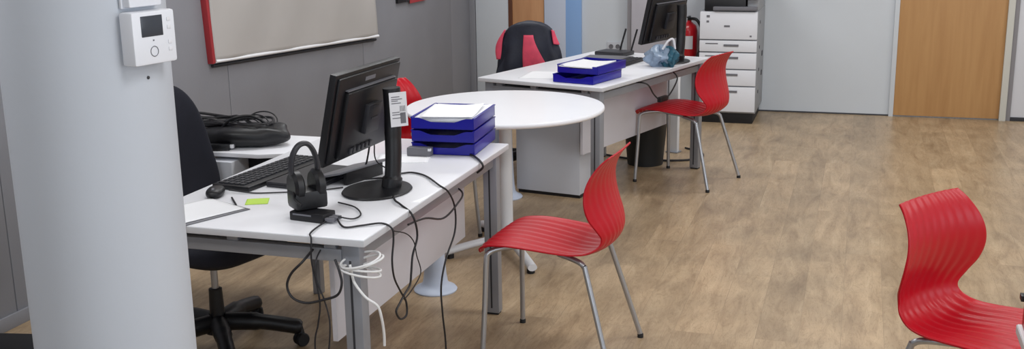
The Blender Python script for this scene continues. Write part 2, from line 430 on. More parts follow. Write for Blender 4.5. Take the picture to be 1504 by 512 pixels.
# ---------------------------------------------------------------- monitors
def make_monitor(label):
    # local frame: base centre at origin, the screen faces -X, width along Y
    t = thing('monitor', label, 'monitor', group='black flat monitors seen from behind')
    W, H = .485, .322
    tilt = Matrix.Rotation(math.radians(13), 4, 'Y')
    C = Matrix.Translation((-.062, .035, .280)) @ tilt
    def loc(bm): bm.transform(C); return bm
    bm = B(); box(bm, (-.022, -W/2, -H/2), (.004, W/2, H/2), .004)
    box(bm, (.002, -W/2+.012, -H/2+.012), (.014, W/2-.012, H/2-.012), .006); hs = obj('housing', loc(bm), 'black', t)
    bm = B()
    box(bm, (.012, -W/2+.055, -H/2+.022), (.034, W/2-.055, H/2-.062), .009); obj('back_bulge', loc(bm), 'black', t)
    bm = B(); box(bm, (.0135, -W/2+.06, H/2-.060), (.026, W/2-.06, H/2-.056), .001); obj('ridge', loc(bm), 'mgrey', t)
    bm = B(); box(bm, (-.0235, -W/2+.014, -H/2+.016), (-.0215, W/2-.014, H/2-.014), .0); obj('screen', loc(bm), 'screen', t)
    bm = B(); box(bm, (.0138, -.045, H/2-.043), (.0150, .03, H/2-.029), .0); obj('logo', loc(bm), 'mgrey', t)
    bm = B()
    for y in (-.12, -.095, -.06, -.03, .0, .03): box(bm, (.033, y-.010, -H/2+.035), (.040, y+.008, -H/2+.055), .001)
    obj('port', loc(bm), 'dgrey', t)
    bm = B(); box(bm, (.033, -.055, -.065), (.052, .045, .04), .004)
    for z in (.03, -.01): box(bm, (.045, -.03, z-.004), (.0545, .02, z+.004), .001)
    obj('mounting_plate', loc(bm), 'dgrey', t)
    # stand: neck curving from foot up the back
    bm = B()
    P = [(.040, .03, .012), (.046, .034, .05), (.048, .042, .12), (.046, .05, .20), (.046, .056, .30), (.044, .056, .36)]
    tube(bm, P, [.034, .028, .028, .029, .030, .030], 16, sx=1.2); obj('stand_neck', bm, 'black', t)
    bm = B(); lathe(bm, [(0, 0), (.126, 0), (.130, .004), (.126, .009), (.05, .016), (0, .018)], n=48, mtx=Matrix.Diagonal((.92, 1.1, 1, 1))); obj('stand_foot', bm, 'black', t)
    return t
mon1 = make_monitor('black monitor on near desk, turned away, white paper label hanging at its edge')
mon1.location = (-1.585, 3.395, DH); mon1.rotation_euler = (0, 0, math.radians(-2))
bm = B(); box(bm, (-.0005, -.034, -.060), (.0005, .036, .060))
s = obj('sticker', bm, 'label', mon1); s.location = (.081, .028, .290); s.scale = (1, .88, 1); s.rotation_euler = (math.radians(2), 0, math.radians(-50)); s['label'] = 'white printed label hanging from the monitor'
bm = B()
for i, z in enumerate((.044, .036, .030, .022, -.01, -.018, -.03)): box(bm, (.0006, -.026, z-.0015), (.001, (.008, .018, .0, .012, .004, .016, .01)[i], z+.0015))
box(bm, (.0006, .006, -.05), (.001, .028, -.012))
for i in range(7): box(bm, (.0006, .006+i*.0034, -.008), (.001, .0075+i*.0034, .012))
obj('print', bm, 'mgrey', s)
mp = d2(-.132, 1.12, DH)
mon2 = dup(mon1, mp, A2+math.radians(-3), 'black monitor on the far desk, top cut off by the photo edge', 'black flat monitors seen from behind')
for c in list(mon2.children):
    if c.name.startswith('sticker'):
        for g in list(c.children): bpy.data.objects.remove(g)
        bpy.data.objects.remove(c)
    elif c.name.startswith('logo'): bpy.data.objects.remove(c)

# ---------------------------------------------------------------- blue trays
def tray_stack(label, loc, rz, n, off, tilt=0.):
    t = thing('letter_tray_stack', label, 'trays', loc, rz)
    W, D, H = .262, .335, .052
    for i in range(n):
        ox, oy = off[i]; z = i*H
        bm = B()
        box(bm, (-W+ox, oy, z+.002), (ox, D+oy, z+.005), .001)
        for x in (-W+ox, ox-.003):
            prism_y = [(oy+.0, z+.002), (oy+D, z+.002), (oy+D, z+H-.003), (oy+.0, z+H-.003)]
            box(bm, (x, oy, z+.002), (x+.003, oy+D, z+H-.004), .001)
            box(bm, (x-.003, oy, z+H-.008), (x+.006, oy+D, z+H-.003), .001)
        box(bm, (-W+ox, oy+D-.004, z+.002), (ox, oy+D, z+H-.004), .001)
        # front lip with a scooped middle
        pts = []
        for k in range(17):
            u = k/16; x = -W+ox+u*W; h = H-.006-(.016 if .30 < u < .70 else (.016*max(0, min((u-.14)/.16, (.86-u)/.16)) if .14 < u < .86 else 0))
            pts.append((x, h))
        t2 = bmesh.new()
        a = [t2.verts.new((x, oy, z+.002)) for x, h in pts]; b = [t2.verts.new((x, oy, z+max(h, .016))) for x, h in pts]
        for k in range(16): t2.faces.new((a[k], a[k+1], b[k+1], b[k]))
        r = bmesh.ops.extrude_face_region(t2, geom=t2.faces[:]); bmesh.ops.translate(t2, verts=[v for v in r['geom'] if isinstance(v, bmesh.types.BMVert)], vec=(0, .003, 0))
        bmesh.ops.recalc_face_normals(t2, faces=t2.faces); merge(bm, t2)
        obj('tray', bm, 'blue', t)
    return t
tray_stack('tall stack of cobalt blue letter trays on the near desk', (-1.437, 4.005, DH), math.radians(4), 3, [(0, 0), (0, 0), (0, 0)])
tp = d2(-.07, .065, DH)
tray_stack('low stack of dark blue letter trays on the far desk', (-1.395, 5.872, DH), math.radians(-16), 2, [(0, 0), (.012, .03)])

def sheet(name, label, cat, loc, rz, w, d, curl=0., m='paper', rx=0., group=None, th=.0012):
    bm = B()
    def f(u, v):
        return Vector(((u-.5)*w, (v-.5)*d, curl*((2*u-1)**2)*(.4+.6*v)+curl*.3*math.sin(5*v+3*u)))
    vs = gridsurf(bm, f, 14, 14); bmesh.ops.recalc_face_normals(bm, faces=bm.faces)
    o = obj(name, bm, m, solid=th); tag(o, label, cat, group, loc, rz); o.rotation_euler[0] = rx
    return o
sheet('paper_stack', 'white papers filling the top of the tall blue tray stack', 'paper', (-1.577, 4.170, DH+.137), math.radians(4), .245, .32, .004, th=.022)
sheet('paper_sheet', 'curled white sheet lying over the front lip of the tall blue trays', 'paper', (-1.575, 4.14, DH+.153), math.radians(9), .215, .29, .008)
sheet('paper_stack', 'white papers lying in the low blue trays of the far desk', 'paper', (-1.475, 6.07, DH+.088), A2, .22, .28, .008, th=.008)
sheet('paper_sheet', 'loose white sheet beside the low blue trays on the far desk', 'paper', d2(-.55, .25, DH+.001), A2+.3, .21, .297, .0)
sheet('paper_sheet', 'grey-printed white sheet in front of the tall blue trays', 'paper', (-1.70, 3.90, DH+.001), math.radians(15), .21, .16, .0)
sheet('paper_sheet', 'white sheet on the near desk\'s left front corner by the column', 'paper', (-2.06, 2.99, DH+.0045), math.radians(-25), .21, .25, .0)
sheet('notebook', 'thin grey-edged folder under the white sheet at near desk\'s left corner', 'folder', (-2.05, 2.985, DH+.002), math.radians(-23), .225, .265, .0, 'mgrey')
sheet('sticky_note', 'lime green sticky note on the near desk', 'note', (-1.925, 3.16, DH+.0015), math.radians(25), .076, .076, .0, 'note')
bm = B(); tube(bm, [(-2.03, 3.17, DH+.005), (-1.965, 3.09, DH+.005)], .0035, 8, smooth=False); lathe(bm, [(0, 0), (.0035, 0), (.0005, .012)], (0, 0, 0), 8, Matrix.Translation((-1.965, 3.09, DH+.005)) @ Matrix.Rotation(PI/2, 4, 'Y') @ Matrix.Rotation(.9, 4, 'X'))
tag(obj('pen', bm, 'cable'), 'dark pen lying beside the lime sticky note', 'pen')

# small grey device in front of the trays
t = thing('desk_calculator', 'small grey device lying against the tall blue trays', 'device', (-1.655, 3.965, DH), math.radians(3))
part('body', 'mgrey', t, (-.05, -.022, 0), (.05, .022, .036), .006)
part('end_cap', 'label', t, (.040, -.0225, .024), (.052, -.010, .034), .001)

# ---------------------------------------------------------------- near desk small things
# keyboard
t = thing('keyboard', 'black keyboard lying along the near desk\'s left edge', 'keyboard', (-2.075, 3.53, DH), math.radians(-6))
bm = B(); box(bm, (-.08, -.255, 0), (.08, .255, .018), .005); obj('body', bm, 'black', t)
bm = B()
for i in range(5):
    for j in range(17):
        x = -.055+i*.0235; y = -.228+j*.0285
        box(bm, (x-.009, y-.0105, .017), (x+.009, y+.0105, .023), .0)
obj('keys', bm, 'key', t)['kind'] = 'stuff'
bm = B()
def blob(bm, c, s, n=24, pw=2.4):
    def f(u, v):
        a = 2*PI*u; b = PI*(v-.5)
        sg = lambda q: math.copysign(abs(q)**(2/pw), q)
        return Vector((c[0]+s[0]*sg(math.cos(b))*sg(math.cos(a)), c[1]+s[1]*sg(math.cos(b))*sg(math.sin(a)), c[2]+s[2]*sg(math.sin(b))))
    t = bmesh.new(); gridsurf(t, f, n, n//2, closed_u=True); bmesh.ops.remove_doubles(t, verts=t.verts, dist=1e-5); bmesh.ops.recalc_face_normals(t, faces=t.faces); merge(bm, t)
t = thing('mouse', 'black computer mouse at the near desk\'s left front edge', 'mouse', (-2.11, 3.195, DH), math.radians(-70))
bm = B(); blob(bm, (0, 0, .015), (.055, .03, .017), pw=2.6); obj('body', bm, 'black', t)
bm = B(); lathe(bm, [(0, -.004), (.008, -.004), (.008, .004), (0, .004)], (.03, 0, .028), 14, Matrix.Rotation(PI/2, 4, 'X')); obj('scroll_wheel', bm, 'mgrey', t)
bm = B(); tube(bm, [(-2.085, 3.24, DH+.012), (-2.0, 3.25, DH+.004), (-1.93, 3.27, DH+.004), (-1.80, 3.33, DH+.004), (-1.72, 3.40, DH+.004)], .0025, 8)
tag(obj('mouse_cable', bm, 'cable'), 'thin black cable running from the mouse under the monitor', 'cable')
t = thing('closed_laptop', 'dark grey flat laptop between keyboard and headset', 'laptop', (-1.885, 3.50, DH), math.radians(-6))
part('base', 'dgrey', t, (-.10, -.16, 0), (.10, .16, .012), .004); part('lid', 'dgrey', t, (-.10, -.16, .0125), (.10, .16, .020), .003)
t = thing('document_holder', 'grey slim tilted plate under the monitor\'s lower edge', 'holder', (-1.78, 3.56, DH), math.radians(-16))
bm = B(); box(bm, (-.10, -.15, -.004), (.10, .15, .004), .003, Matrix.Rotation(math.radians(-14), 4, 'Y')); bm.transform(Matrix.Translation((0, 0, .03))); obj('plate', bm, 'mgrey', t)
part('prop', 'black', t, (.07, -.1, 0), (.088, .1, .05), .003)

# headset on its hub
t = thing('usb_hub', 'black box with cables under the headset on near desk', 'hub', (-1.615, 3.005, DH), math.radians(-8))
part('body', 'black', t, (-.085, -.035, 0), (.045, .035, .030), .005)
part('front_strip', 'mgrey', t, (-.07, -.0375, .020), (.0, -.034, .025), .0)
bm = B()
for i, y in enumerate((-.02, .0, .018)):
    box(bm, (.045, y-.007, .006), (.075, y+.007, .018), .002)
obj('plug', bm, 'mgrey', t)
t = thing('headset', 'black headset standing upright on the box on near desk', 'headset', (-1.670, 3.045, DH+.030), math.radians(48))
bm = B()
P = [(-.042, -.0, .09), (-.048, 0, .13), (-.040, 0, .175), (-.018, 0, .205), (.010, 0, .207), (.030, 0, .18), (.040, 0, .135), (.038, 0, .09)]
tube(bm, P, .0085, 12, sx=1.7, k=6); obj('headband', bm, 'dgrey', t)
bm = B()
for x, s in ((-.035, -1), (.035, 1)):
    t2 = bmesh.new(); lathe(t2, [(0, -.016), (.042, -.018), (.052, -.008), (.052, .010), (.038, .018), (0, .016)], n=28, mtx=Matrix.Rotation(PI/2, 4, 'Y')); t2.transform(Matrix.Translation((x, 0, .072))); merge(bm, t2)
obj('ear_cups', bm, 'black', t)
bm = B(); box(bm, (-.055, -.046, 0), (.055, .046, .062), .014); obj('stand_block', bm, 'black', t)
bm = B(); tube(bm, [(-.05, -.02, .06), (-.06, -.05, .045), (-.05, -.085, .03)], .004, 8); obj('microphone_boom', bm, 'black', t)

# cables on and around the near desk
def cable(name, label, pts, r=.0032, m='cable', group=None):
    bm = B(); tube(bm, pts, r, 8, k=6); return tag(obj(name, bm, m), label, 'cable', group)
cable('power_cable', 'long black cable leaving the monitor, crossing the desk and dropping to the floor', [(-1.555, 3.45, .80), (-1.60, 3.62, .75), (-1.567, 3.667, .745), (-1.496, 3.629, .745), (-1.395, 3.506, .746), (-1.363, 3.514, .72), (-1.36, 3.565, .649), (-1.36, 3.558, .561), (-1.36, 3.461, .487), (-1.36, 3.407, .403), (-1.36, 3.412, .299), (-1.36, 3.433, .155), (-1.38, 3.44, .01)], .0034)
cable('video_cable', 'black cable from monitor base hanging off the side in a knotted loop', [(-1.66, 3.52, .90), (-1.70, 3.56, .80), (-1.713, 3.532, .746), (-1.60, 3.55, .746), (-1.48, 3.30, .746), (-1.425, 3.228, .746), (-1.365, 3.185, .725), (-1.36, 3.209, .649), (-1.36, 3.163, .593), (-1.36, 3.146, .539), (-1.36, 3.131, .502), (-1.36, 3.083, .485), (-1.36, 3.043, .469), (-1.36, 3.013, .452), (-1.36, 3.043, .416), (-1.36, 3.093, .411), (-1.36, 3.097, .45), (-1.36, 3.072, .489)], .0036)
cable('network_cable', 'black cable running sideways just under the desk edge towards the back', [(-1.362, 3.141, .705), (-1.36, 3.285, .687), (-1.36, 3.448, .642), (-1.36, 3.587, .656), (-1.40, 3.75, .66), (-1.50, 3.80, .69)], .0036)
cable('usb_cable', 'thin grey cable from the black box, over the desk edge straight down', [(-1.545, 3.0, .752), (-1.491, 2.938, .745), (-1.446, 2.966, .745), (-1.393, 3.003, .746), (-1.363, 3.014, .728), (-1.36, 3.016, .69), (-1.36, 2.999, .628), (-1.36, 3.009, .568), (-1.36, 3.052, .508), (-1.36, 3.092, .463)], .0032)
cable('adapter_cable', 'thin dark cable bowing against the desk\'s side panel', [(-1.362, 3.03, .715), (-1.36, 3.12, .68), (-1.36, 3.178, .635), (-1.36, 3.197, .582), (-1.36, 3.226, .513), (-1.36, 3.146, .48), (-1.36, 3.08, .47)], .002)
cable('headset_cable', 'dark cable over the desk\'s front edge, left one of two long drops', [(-1.56, 3.01, .752), (-1.572, 2.95, .746), (-1.56, 2.85, .746), (-1.545, 2.825, .735), (-1.547, 2.822, .669), (-1.536, 2.822, .605), (-1.527, 2.822, .529), (-1.538, 2.822, .462), (-1.553, 2.822, .389), (-1.55, 2.83, .2), (-1.53, 2.84, .008)], .0028)
cable('phone_cable', 'brown-black cable dropping beneath the desk\'s front beam, crossing the other', [(-1.535, 2.86, .69), (-1.525, 2.81, .673), (-1.522, 2.80, .617), (-1.5, 2.80, .554), (-1.486, 2.80, .489), (-1.49, 2.80, .422), (-1.498, 2.80, .36), (-1.51, 2.81, .2), (-1.50, 2.83, .008)], .0026)
cable('looped_cable', 'thick black cable sagging in a wide loop below the front beam', [(-1.561, 2.86, .69), (-1.565, 2.80, .67), (-1.601, 2.79, .632), (-1.618, 2.79, .591), (-1.602, 2.79, .555), (-1.556, 2.79, .542), (-1.496, 2.79, .558), (-1.449, 2.79, .578), (-1.433, 2.79, .614), (-1.443, 2.80, .646), (-1.466, 2.82, .678)], .004)
cable('white_cable', 'white cable falling from the coil down over the desk leg', [(-1.420, 2.825, .665), (-1.414, 2.82, .644), (-1.402, 2.815, .61), (-1.366, 2.81, .571), (-1.334, 2.82, .544), (-1.327, 2.83, .505), (-1.330, 2.85, .446), (-1.335, 2.86, .40)], .0042, 'cable_white')
bm = B()
for k in range(5):
    P = []
    for i in range(12):
        a = 2*PI*i/12; rx = .062+.006*math.sin(k*2.1); ry = .048+.005*math.cos(k*1.7)
        P.append((-1.400+.008*math.sin(k)+rx*math.cos(a), 2.855+ry*math.sin(a), .672-.009*k+.010*math.sin(a*1+k)+.012*math.cos(a)*(1 if k < 3 else -.4)))
    tube(bm, P, .0035, 8, closed=True, k=5)
tag(obj('cable_coil', bm, 'cable_white'), 'coil of white cable wrapped round the near desk\'s front leg', 'cable')
cable('tray_cable', 'short dark lead from the blue trays slipping over the desk edge', [(-1.47, 4.02, .746), (-1.43, 3.98, .746), (-1.375, 3.90, .745), (-1.363, 3.89, .725), (-1.39, 3.90, .70)], .0045, 'cable')
cable('monitor_lead', 'thin black lead drooping between monitor and desk surface', [(-1.60, 3.42, .90), (-1.63, 3.50, .82), (-1.57, 3.54, .77), (-1.56, 3.45, .80)], .0024)
cable('hub_lead', 'short black lead curling in front of the monitor foot', [(-1.54, 3.0, .758), (-1.50, 3.02, .748), (-1.50, 3.08, .746), (-1.56, 3.16, .746), (-1.64, 3.20, .746)], .0026)

# ---------------------------------------------------------------- office chairs
def make_office_chair(label):
    # faces +X
    t = thing('office_chair', label, 'chair', group='dark swivel chairs')
    bm = B(); blob(bm, (.05, -.03, .468), (.25, .245, .052), 40, 3.2); obj('seat', bm, 'fabric', t)
    bm = B(); blob(bm, (.04, -.02, .432), (.21, .20, .026), 32, 4); obj('seat_pan', bm, 'black', t)
    bm = B()
    def f(u, v):     # rounded padded back, narrower at the top
        a = 2*PI*u; b = PI*(v-.5); sg = lambda q, p: math.copysign(abs(q)**p, q)
        z = sg(math.sin(b), .55); y = sg(math.cos(b), .36)*sg(math.sin(a), .8); x = sg(math.cos(b), .45)*sg(math.cos(a), .8)
        hw = .212-.068*z
        return Vector((-.235+x*.032-.05*z+.05*y*y+.02*math.sin(z*2.4), y*hw, .80+z*.245))
    gridsurf(bm, f, 48, 34, closed_u=True); bmesh.ops.remove_doubles(bm, verts=bm.verts, dist=1e-5); bmesh.ops.recalc_face_normals(bm, faces=bm.faces)
    obj('backrest', bm, 'fabric', t)
    bm = B(); tube(bm, [(-.08, 0, .415), (-.20, 0, .41), (-.275, 0, .47), (-.290, 0, .58), (-.272, 0, .72)], .020, 12, sx=1.6); obj('back_bracket', bm, 'black', t)
    bm = B(); lathe(bm, [(0, .38), (.055, .38), (.07, .42), (0, .425)], n=24); box(bm, (-.10, -.08, .405), (.10, .08, .425), .006); obj('tilt_mechanism', bm, 'black', t)
    bm = B(); lathe(bm, [(.014, .20), (.014, .41)], n=20); obj('gas_lift', bm, 'chrome', t)
    bm = B(); lathe(bm, [(0, .075), (.052, .075), (.052, .12), (.030, .14), (.026, .255), (.0, .26)], n=24)
    for k in range(5):
        a = 2*PI*k/5+.58; c, s = math.cos(a), math.sin(a)
        tube(bm, [(c*.03, s*.03, .115), (c*.17, s*.17, .108), (c*.33, s*.33, .078)], [.036, .031, .022], 10)
    obj('star_base', bm, 'black', t)
    for k in range(5):
        a = 2*PI*k/5+.58; c, s = math.cos(a), math.sin(a); bm = B()
        R = Matrix.Translation((c*.325, s*.325, .028)) @ Matrix.Rotation(a+.6, 4, 'Z') @ Matrix.Rotation(PI/2, 4, 'X')
        for q in (-.014, .014):
            lathe(bm, [(0, q-.009), (.024, q-.009), (.028, q-.004), (.028, q+.004), (.024, q+.009), (0, q+.009)], n=20, mtx=R)
        lathe(bm, [(0, .03), (.02, .03), (.014, .055), (.008, .085)], (c*.325, s*.325, 0), 14)
        obj('castor', bm, 'black_soft', t)
    return t
oc = make_office_chair('dark swivel chair at the near desk, half hidden behind the column')
oc.location = (-2.378, 3.545, 0); oc.rotation_euler = (0, 0, math.radians(-12))
oc2 = dup(oc, (-2.10, 6.85, 0), math.radians(-82), 'dark swivel chair under the navy and pink jacket at far desk', 'dark swivel chairs')

oc2.scale = (.9, .9, .9)
# jacket over the second chair's back
t = thing('jacket', 'navy jacket with coral pink lining draped over a chair back', 'jacket', (-2.12, 7.06, 0), math.radians(8))
def jack(a, z, off=0.):     # a: angle round, z 0..1 up
    hw = .235-.085*z**1.6-.03*(z > .9)*(z-.9)*10; hd = .095-.035*z
    cx, cy = math.cos(a), math.sin(a); sg = lambda q: math.copysign(abs(q)**.75, q)
    fold = .010*math.sin(a*9+z*3)*(1-z)+.007*math.sin(a*4-z*9)
    close = 1 if z < .93 else max(.05, math.sqrt(max(0, 1-((z-.93)/.07)**2)))
    return Vector(((hw+off+fold)*sg(cx)*(.35+.65*close if z > .86 else 1), (hd+off+fold)*sg(cy)*close, .56+z*.415-.03*abs(cx)**3*z))
bm = B(); gridsurf(bm, lambda u, v: jack(2*PI*u, v), 96, 40, closed_u=True)
bmesh.ops.contextual_create(bm, geom=[e for e in bm.edges if e.is_boundary and e.verts[0].co.z > .9])
bmesh.ops.recalc_face_normals(bm, faces=bm.faces); obj('body', bm, 'navy', t)
bm = B()
def lining(u, v):           # wedge-shaped opening, widening downwards to the right
    z = .02+.76*v; c = 1.5*PI+.02; wl = .10; wr = .10+.85*(1-v)**1.7
    return jack(c-wl+(wl+wr)*u, z, .006+.006*math.sin(u*PI))
gridsurf(bm, lining, 16, 18); bmesh.ops.recalc_face_normals(bm, faces=bm.faces); obj('lining', bm, 'coral', t, solid=.006)
bm = B(); gridsurf(bm, lambda u, v: jack(PI+.02+.55*u, .40+.50*v, .010+.012*math.sin(u*PI)*math.sin(v*PI)), 14, 18); bmesh.ops.recalc_face_normals(bm, faces=bm.faces); obj('sleeve_panel', bm, 'coral', t, solid=.008)
bm = B(); gridsurf(bm, lambda u, v: jack(-.55+.5*u, .66+.24*v, .010), 12, 12); bmesh.ops.recalc_face_normals(bm, faces=bm.faces); obj('shoulder_panel', bm, 'coral', t, solid=.008)
bm = B(); tube(bm, [(-.10, -.02, .935), (-.03, -.045, .945), (.05, -.04, .942), (.10, -.01, .932), (.05, .03, .945), (-.03, .032, .947)], .012, 10, closed=True); obj('collar', bm, 'navy', t)

# ---------------------------------------------------------------- side table by the grey wall
t = thing('side_table', 'white side surface behind near desk, black bag and wires on top', 'table')
bm = B(); prism(bm, [(-2.235, 4.30), (-2.235, 3.955), (-2.36, 3.90), (-2.60, 3.90), (-2.68, 3.95), (-3.34, 3.95), (-3.34, 4.30)][::-1], .704, .722, .003); obj('tabletop', bm, 'top', t)
for x, y in ((-3.29, 4.0), (-3.29, 4.25), (-2.30, 4.25)):
    bm = B(); box(bm, (x-.02, y-.02, 0), (x+.02, y+.02, .70), .003); obj('leg', bm, 'alu', t)
d = part('drawer_box', 'pedestal', t, (-2.605, 3.865, .40), (-2.465, 4.20, .690), .004); d['label'] = 'pale grey drawer box under the side table'
part('drawer_handle', 'mgrey', d, (-2.56, 3.857, .60), (-2.51, 3.865, .612), .002)
o = part('shade_board', 'black', t, (-2.46, 3.99, .35), (-2.25, 4.005, .702), .002); o['label'] = 'black board added for the shade below the side table'  # black sheet standing in for the shade in the gap under the tabletop
t = thing('soft_bag', 'black soft bag lying on the side table', 'bag', (-2.50, 4.06, .722), math.radians(22))
bm = B()
def bagf(u, v):
    a = 2*PI*u; b = PI*(v-.5); sg = lambda q, p: math.copysign(abs(q)**p, q)
    n = 1+.06*math.sin(a*5+v*7)
    return Vector((.185*sg(math.cos(b), .7)*sg(math.cos(a), .8)*n, .10*sg(math.cos(b), .7)*sg(math.sin(a), .8)*n, .048+.048*sg(math.sin(b), .8)+.006*math.sin(a*3)*math.cos(b)))
gridsurf(bm, bagf, 48, 24, closed_u=True); bmesh.ops.remove_doubles(bm, verts=bm.verts, dist=1e-5); bmesh.ops.recalc_face_normals(bm, faces=bm.faces); obj('body', bm, 'black', t)
bm = B(); tube(bm, [(-.10, -.02, .085), (-.05, -.03, .125), (.03, -.02, .13), (.09, 0, .088)], .006, 8); obj('handle', bm, 'black', t)
bm = B(); tube(bm, [(-.12, .0, .086), (0, -.01, .101), (.12, .01, .084)], .003, 6); obj('zip', bm, 'mgrey', t)
bm = B()
for k in range(22):
    P = []
    for i in range(10):
        a = 2*PI*i/10
        P.append((-2.72+.045*(k % 5)+(.07+.004*k)*math.cos(a), 4.02+.004*k+(.045+.002*k)*math.sin(a), .742+.0040*k+.012*math.sin(a*2+k)))
    tube(bm, P, .0062, 8, closed=True, k=5)
tag(obj('wire_tangle', bm, 'cable'), 'tangle of black wires left of the bag on the side table', 'cables')
bm = B()
for k in range(3):
    P = [(-2.49+.075*math.cos(a)+.03*k, 4.03+.03*math.sin(a)+.02*k, .80+.042*math.sin(a)+.012*k) for a in [2*PI*i/12 for i in range(12)]]
    P = [(x, y, max(z, .825)) for x, y, z in P]
    tube(bm, P, .003, 8, closed=True, k=5)
tag(obj('wire_loops', bm, 'cable'), 'thin black wire loops rising above the black bag', 'cables')
t = thing('power_adapter', 'small white-tipped black adapter among the wires beside the bag', 'adapter', (-2.56, 3.945, .722), math.radians(20))
part('brick', 'black', t, (-.05, -.025, 0), (.04, .025, .03), .005); part('tip', 'label', t, (.04, -.012, .008), (.056, .012, .024), .002)
# floor bag by the wall
t = thing('floor_box', 'black low case on floor at left edge behind the column', 'case', (-3.10, 3.22, 0), math.radians(12))
part('body', 'black', t, (-.16, -.11, 0), (.16, .11, .075), .02); bm = B(); tube(bm, [(-.05, -.11, .04), (-.045, -.14, .045), (.045, -.14, .045), (.05, -.11, .04)], .006, 8); obj('handle', bm, 'black', t)

# ---------------------------------------------------------------- on the left wall
t = thing('wall_banner', 'large wrinkled greyish-white sheet board with red left edge hung on grey wall', 'banner')
Q = [(5.155, .915), (7.285, .817), (7.10, 2.2), (5.07, 2.2)]     # Y,Z corners: bottom left, bottom right, top right, top left
bm = B()
def ban(u, v):
    y0 = Q[0][0]*(1-u)+Q[1][0]*u; z0 = Q[0][1]*(1-u)+Q[1][1]*u; y1 = Q[3][0]*(1-u)+Q[2][0]*u; z1 = Q[3][1]*(1-u)+Q[2][1]*u
    return Vector((X0+.035+.006*math.sin(u*9+v*5)*math.sin(v*PI)+.004*math.sin(u*23-v*11), y0*(1-v)+y1*v, z0*(1-v)+z1*v))
gridsurf(bm, ban, 60, 40); bmesh.ops.recalc_face_normals(bm, faces=bm.faces); obj('sheet', bm, 'board', t, solid=.006)
bm = B(); prism(bm, [(5.130, .908), (5.155, .912), (5.07, 2.2), (5.045, 2.2)], 0, .036, .002); bm.transform(Matrix(((0, 0, 1, X0), (1, 0, 0, 0), (0, 1, 0, 0), (0, 0, 0, 1)))); o = obj('red_edge', bm, 'board_red', t)
bm = B(); tube(bm, [(X0+.034, 5.155, .920), (X0+.034, 7.285, .824)], .010, 10, smooth=False); obj('bottom_hem', bm, 'paper', t)
bm = B(); tube(bm, [(X0+.012, 5.155, .893), (X0+.012, 7.285, .797)], .009, 8, smooth=False); obj('bottom_rail', bm, 'alu_dark', t)
t = thing('wall_notice', 'dark and red framed notice, only its lower edge in view on grey wall', 'notice', (X0, 0, 0))
part('frame', 'black', t, (0, 7.70, 1.022), (.02, 8.30, 1.40), .002); part('picture', 'board_red', t, (.0185, 7.93, 1.005), (.0215, 8.28, 1.38), .0)

# thermostat on the column
AN = math.radians(-10)
t = thing('thermostat', 'white wall thermostat with dark screen on the round column', 'thermostat', (-1.54+.166*math.cos(AN), 1.90+.166*math.sin(AN), 1.455), AN)
part('body', 'white_plastic', t, (0, -.057, -.053), (.036, .057, .053), .006)
part('screen', 'screen', t, (.0355, -.035, .003), (.0370, .022, .044), .001)
bm = B(); tube(bm, [(.0365, -.005+.010*math.cos(2*PI*i/16), -.027+.010*math.sin(2*PI*i/16)) for i in range(16)], .0008, 6, closed=True, k=2); obj('button_ring', bm, 'mgrey', t)
bm = B(); box(bm, (.0355, -.0065, -.0065), (.0370, -.0035, -.0035)); obj('indicator', bm, 'mgrey', t)
for z in (.034, .018, -.012, -.026):
    bm = B(); box(bm, (.0355, .034, z-.004), (.0372, .044, z+.004), .001); obj('side_button', bm, 'label', t)
t = thing('junction_box', 'white small box above the thermostat, cut by the photo top', 'box', (-1.54+.166*math.cos(AN), 1.90+.166*math.sin(AN), 1.556), AN)
part('cover', 'white_plastic', t, (0, -.046, -.040), (.022, .040, .045), .005); part('backplate', 'white_plastic', t, (-.002, -.05, -.042), (.004, .044, .047), .002)
bm = B(); lathe(bm, [(0, 0), (.0035, 0), (.0035, .002), (0, .003)], n=12, mtx=Matrix.Rotation(PI/2, 4, 'Y')); a2 = math.radians(-9)
tag(obj('screw', bm, 'dgrey'), 'tiny dark screw in the column below the thermostat', 'screw', None, (-1.54+.1685*math.cos(a2), 1.90+.1685*math.sin(a2), 1.372), a2)

# ---------------------------------------------------------------- far desk things
def at2(x, y, z=DH): return d2(x, y, z)
t = thing('router', 'dark flat router with two raised antennas at far desk\'s back', 'router', at2(-.61, 1.27), A2)
part('body', 'dgrey', t, (-.12, -.08, 0), (.10, .08, .028), .008)
for x in (.0, .085):
    bm = B(); tube(bm, [(x, .06, .02), (x+.006, .062, .05), (x+.036, .075, .17)], .0065, 8); obj('antenna', bm, 'black', t)
t = thing('closed_laptop', 'dark thin laptop lying behind the low blue trays', 'laptop', at2(-.53, 1.00), A2+.2)
part('base', 'dgrey', t, (-.15, -.11, 0), (.15, .11, .012), .004); part('lid', 'mgrey', t, (-.15, -.11, .0125), (.15, .11, .019), .003)
t = thing('keyboard', 'black keyboard in front of the far monitor\'s foot', 'keyboard', at2(-.42, .90), A2+.1)
part('body', 'black', t, (.02, -.20, .0), (.13, .20, .018), .005)
bm = B()
for i in range(4):
    for j in range(13): box(bm, (.03+i*.024, -.185+j*.0285, .017), (.046+i*.024, -.163+j*.0285, .022))
obj('keys', bm, 'key', t)['kind'] = 'stuff'
t = thing('plastic_bag', 'crumpled pale blue and teal plastic bag before the far monitor', 'bag', at2(-.100, .90), A2)
bm = B()
def crump(u, v, s=1., ph=0.):
    a = 2*PI*u; b = PI*(v-.5)
    n = 1+.22*math.sin(a*3+v*9+ph)+.12*math.sin(a*7-v*13+ph)
    return Vector((.085*s*math.cos(b)*math.cos(a)*n, .075*s*math.cos(b)*math.sin(a)*n, .065+.065*math.sin(b)*(.8+.35*math.sin(a*2+ph))))
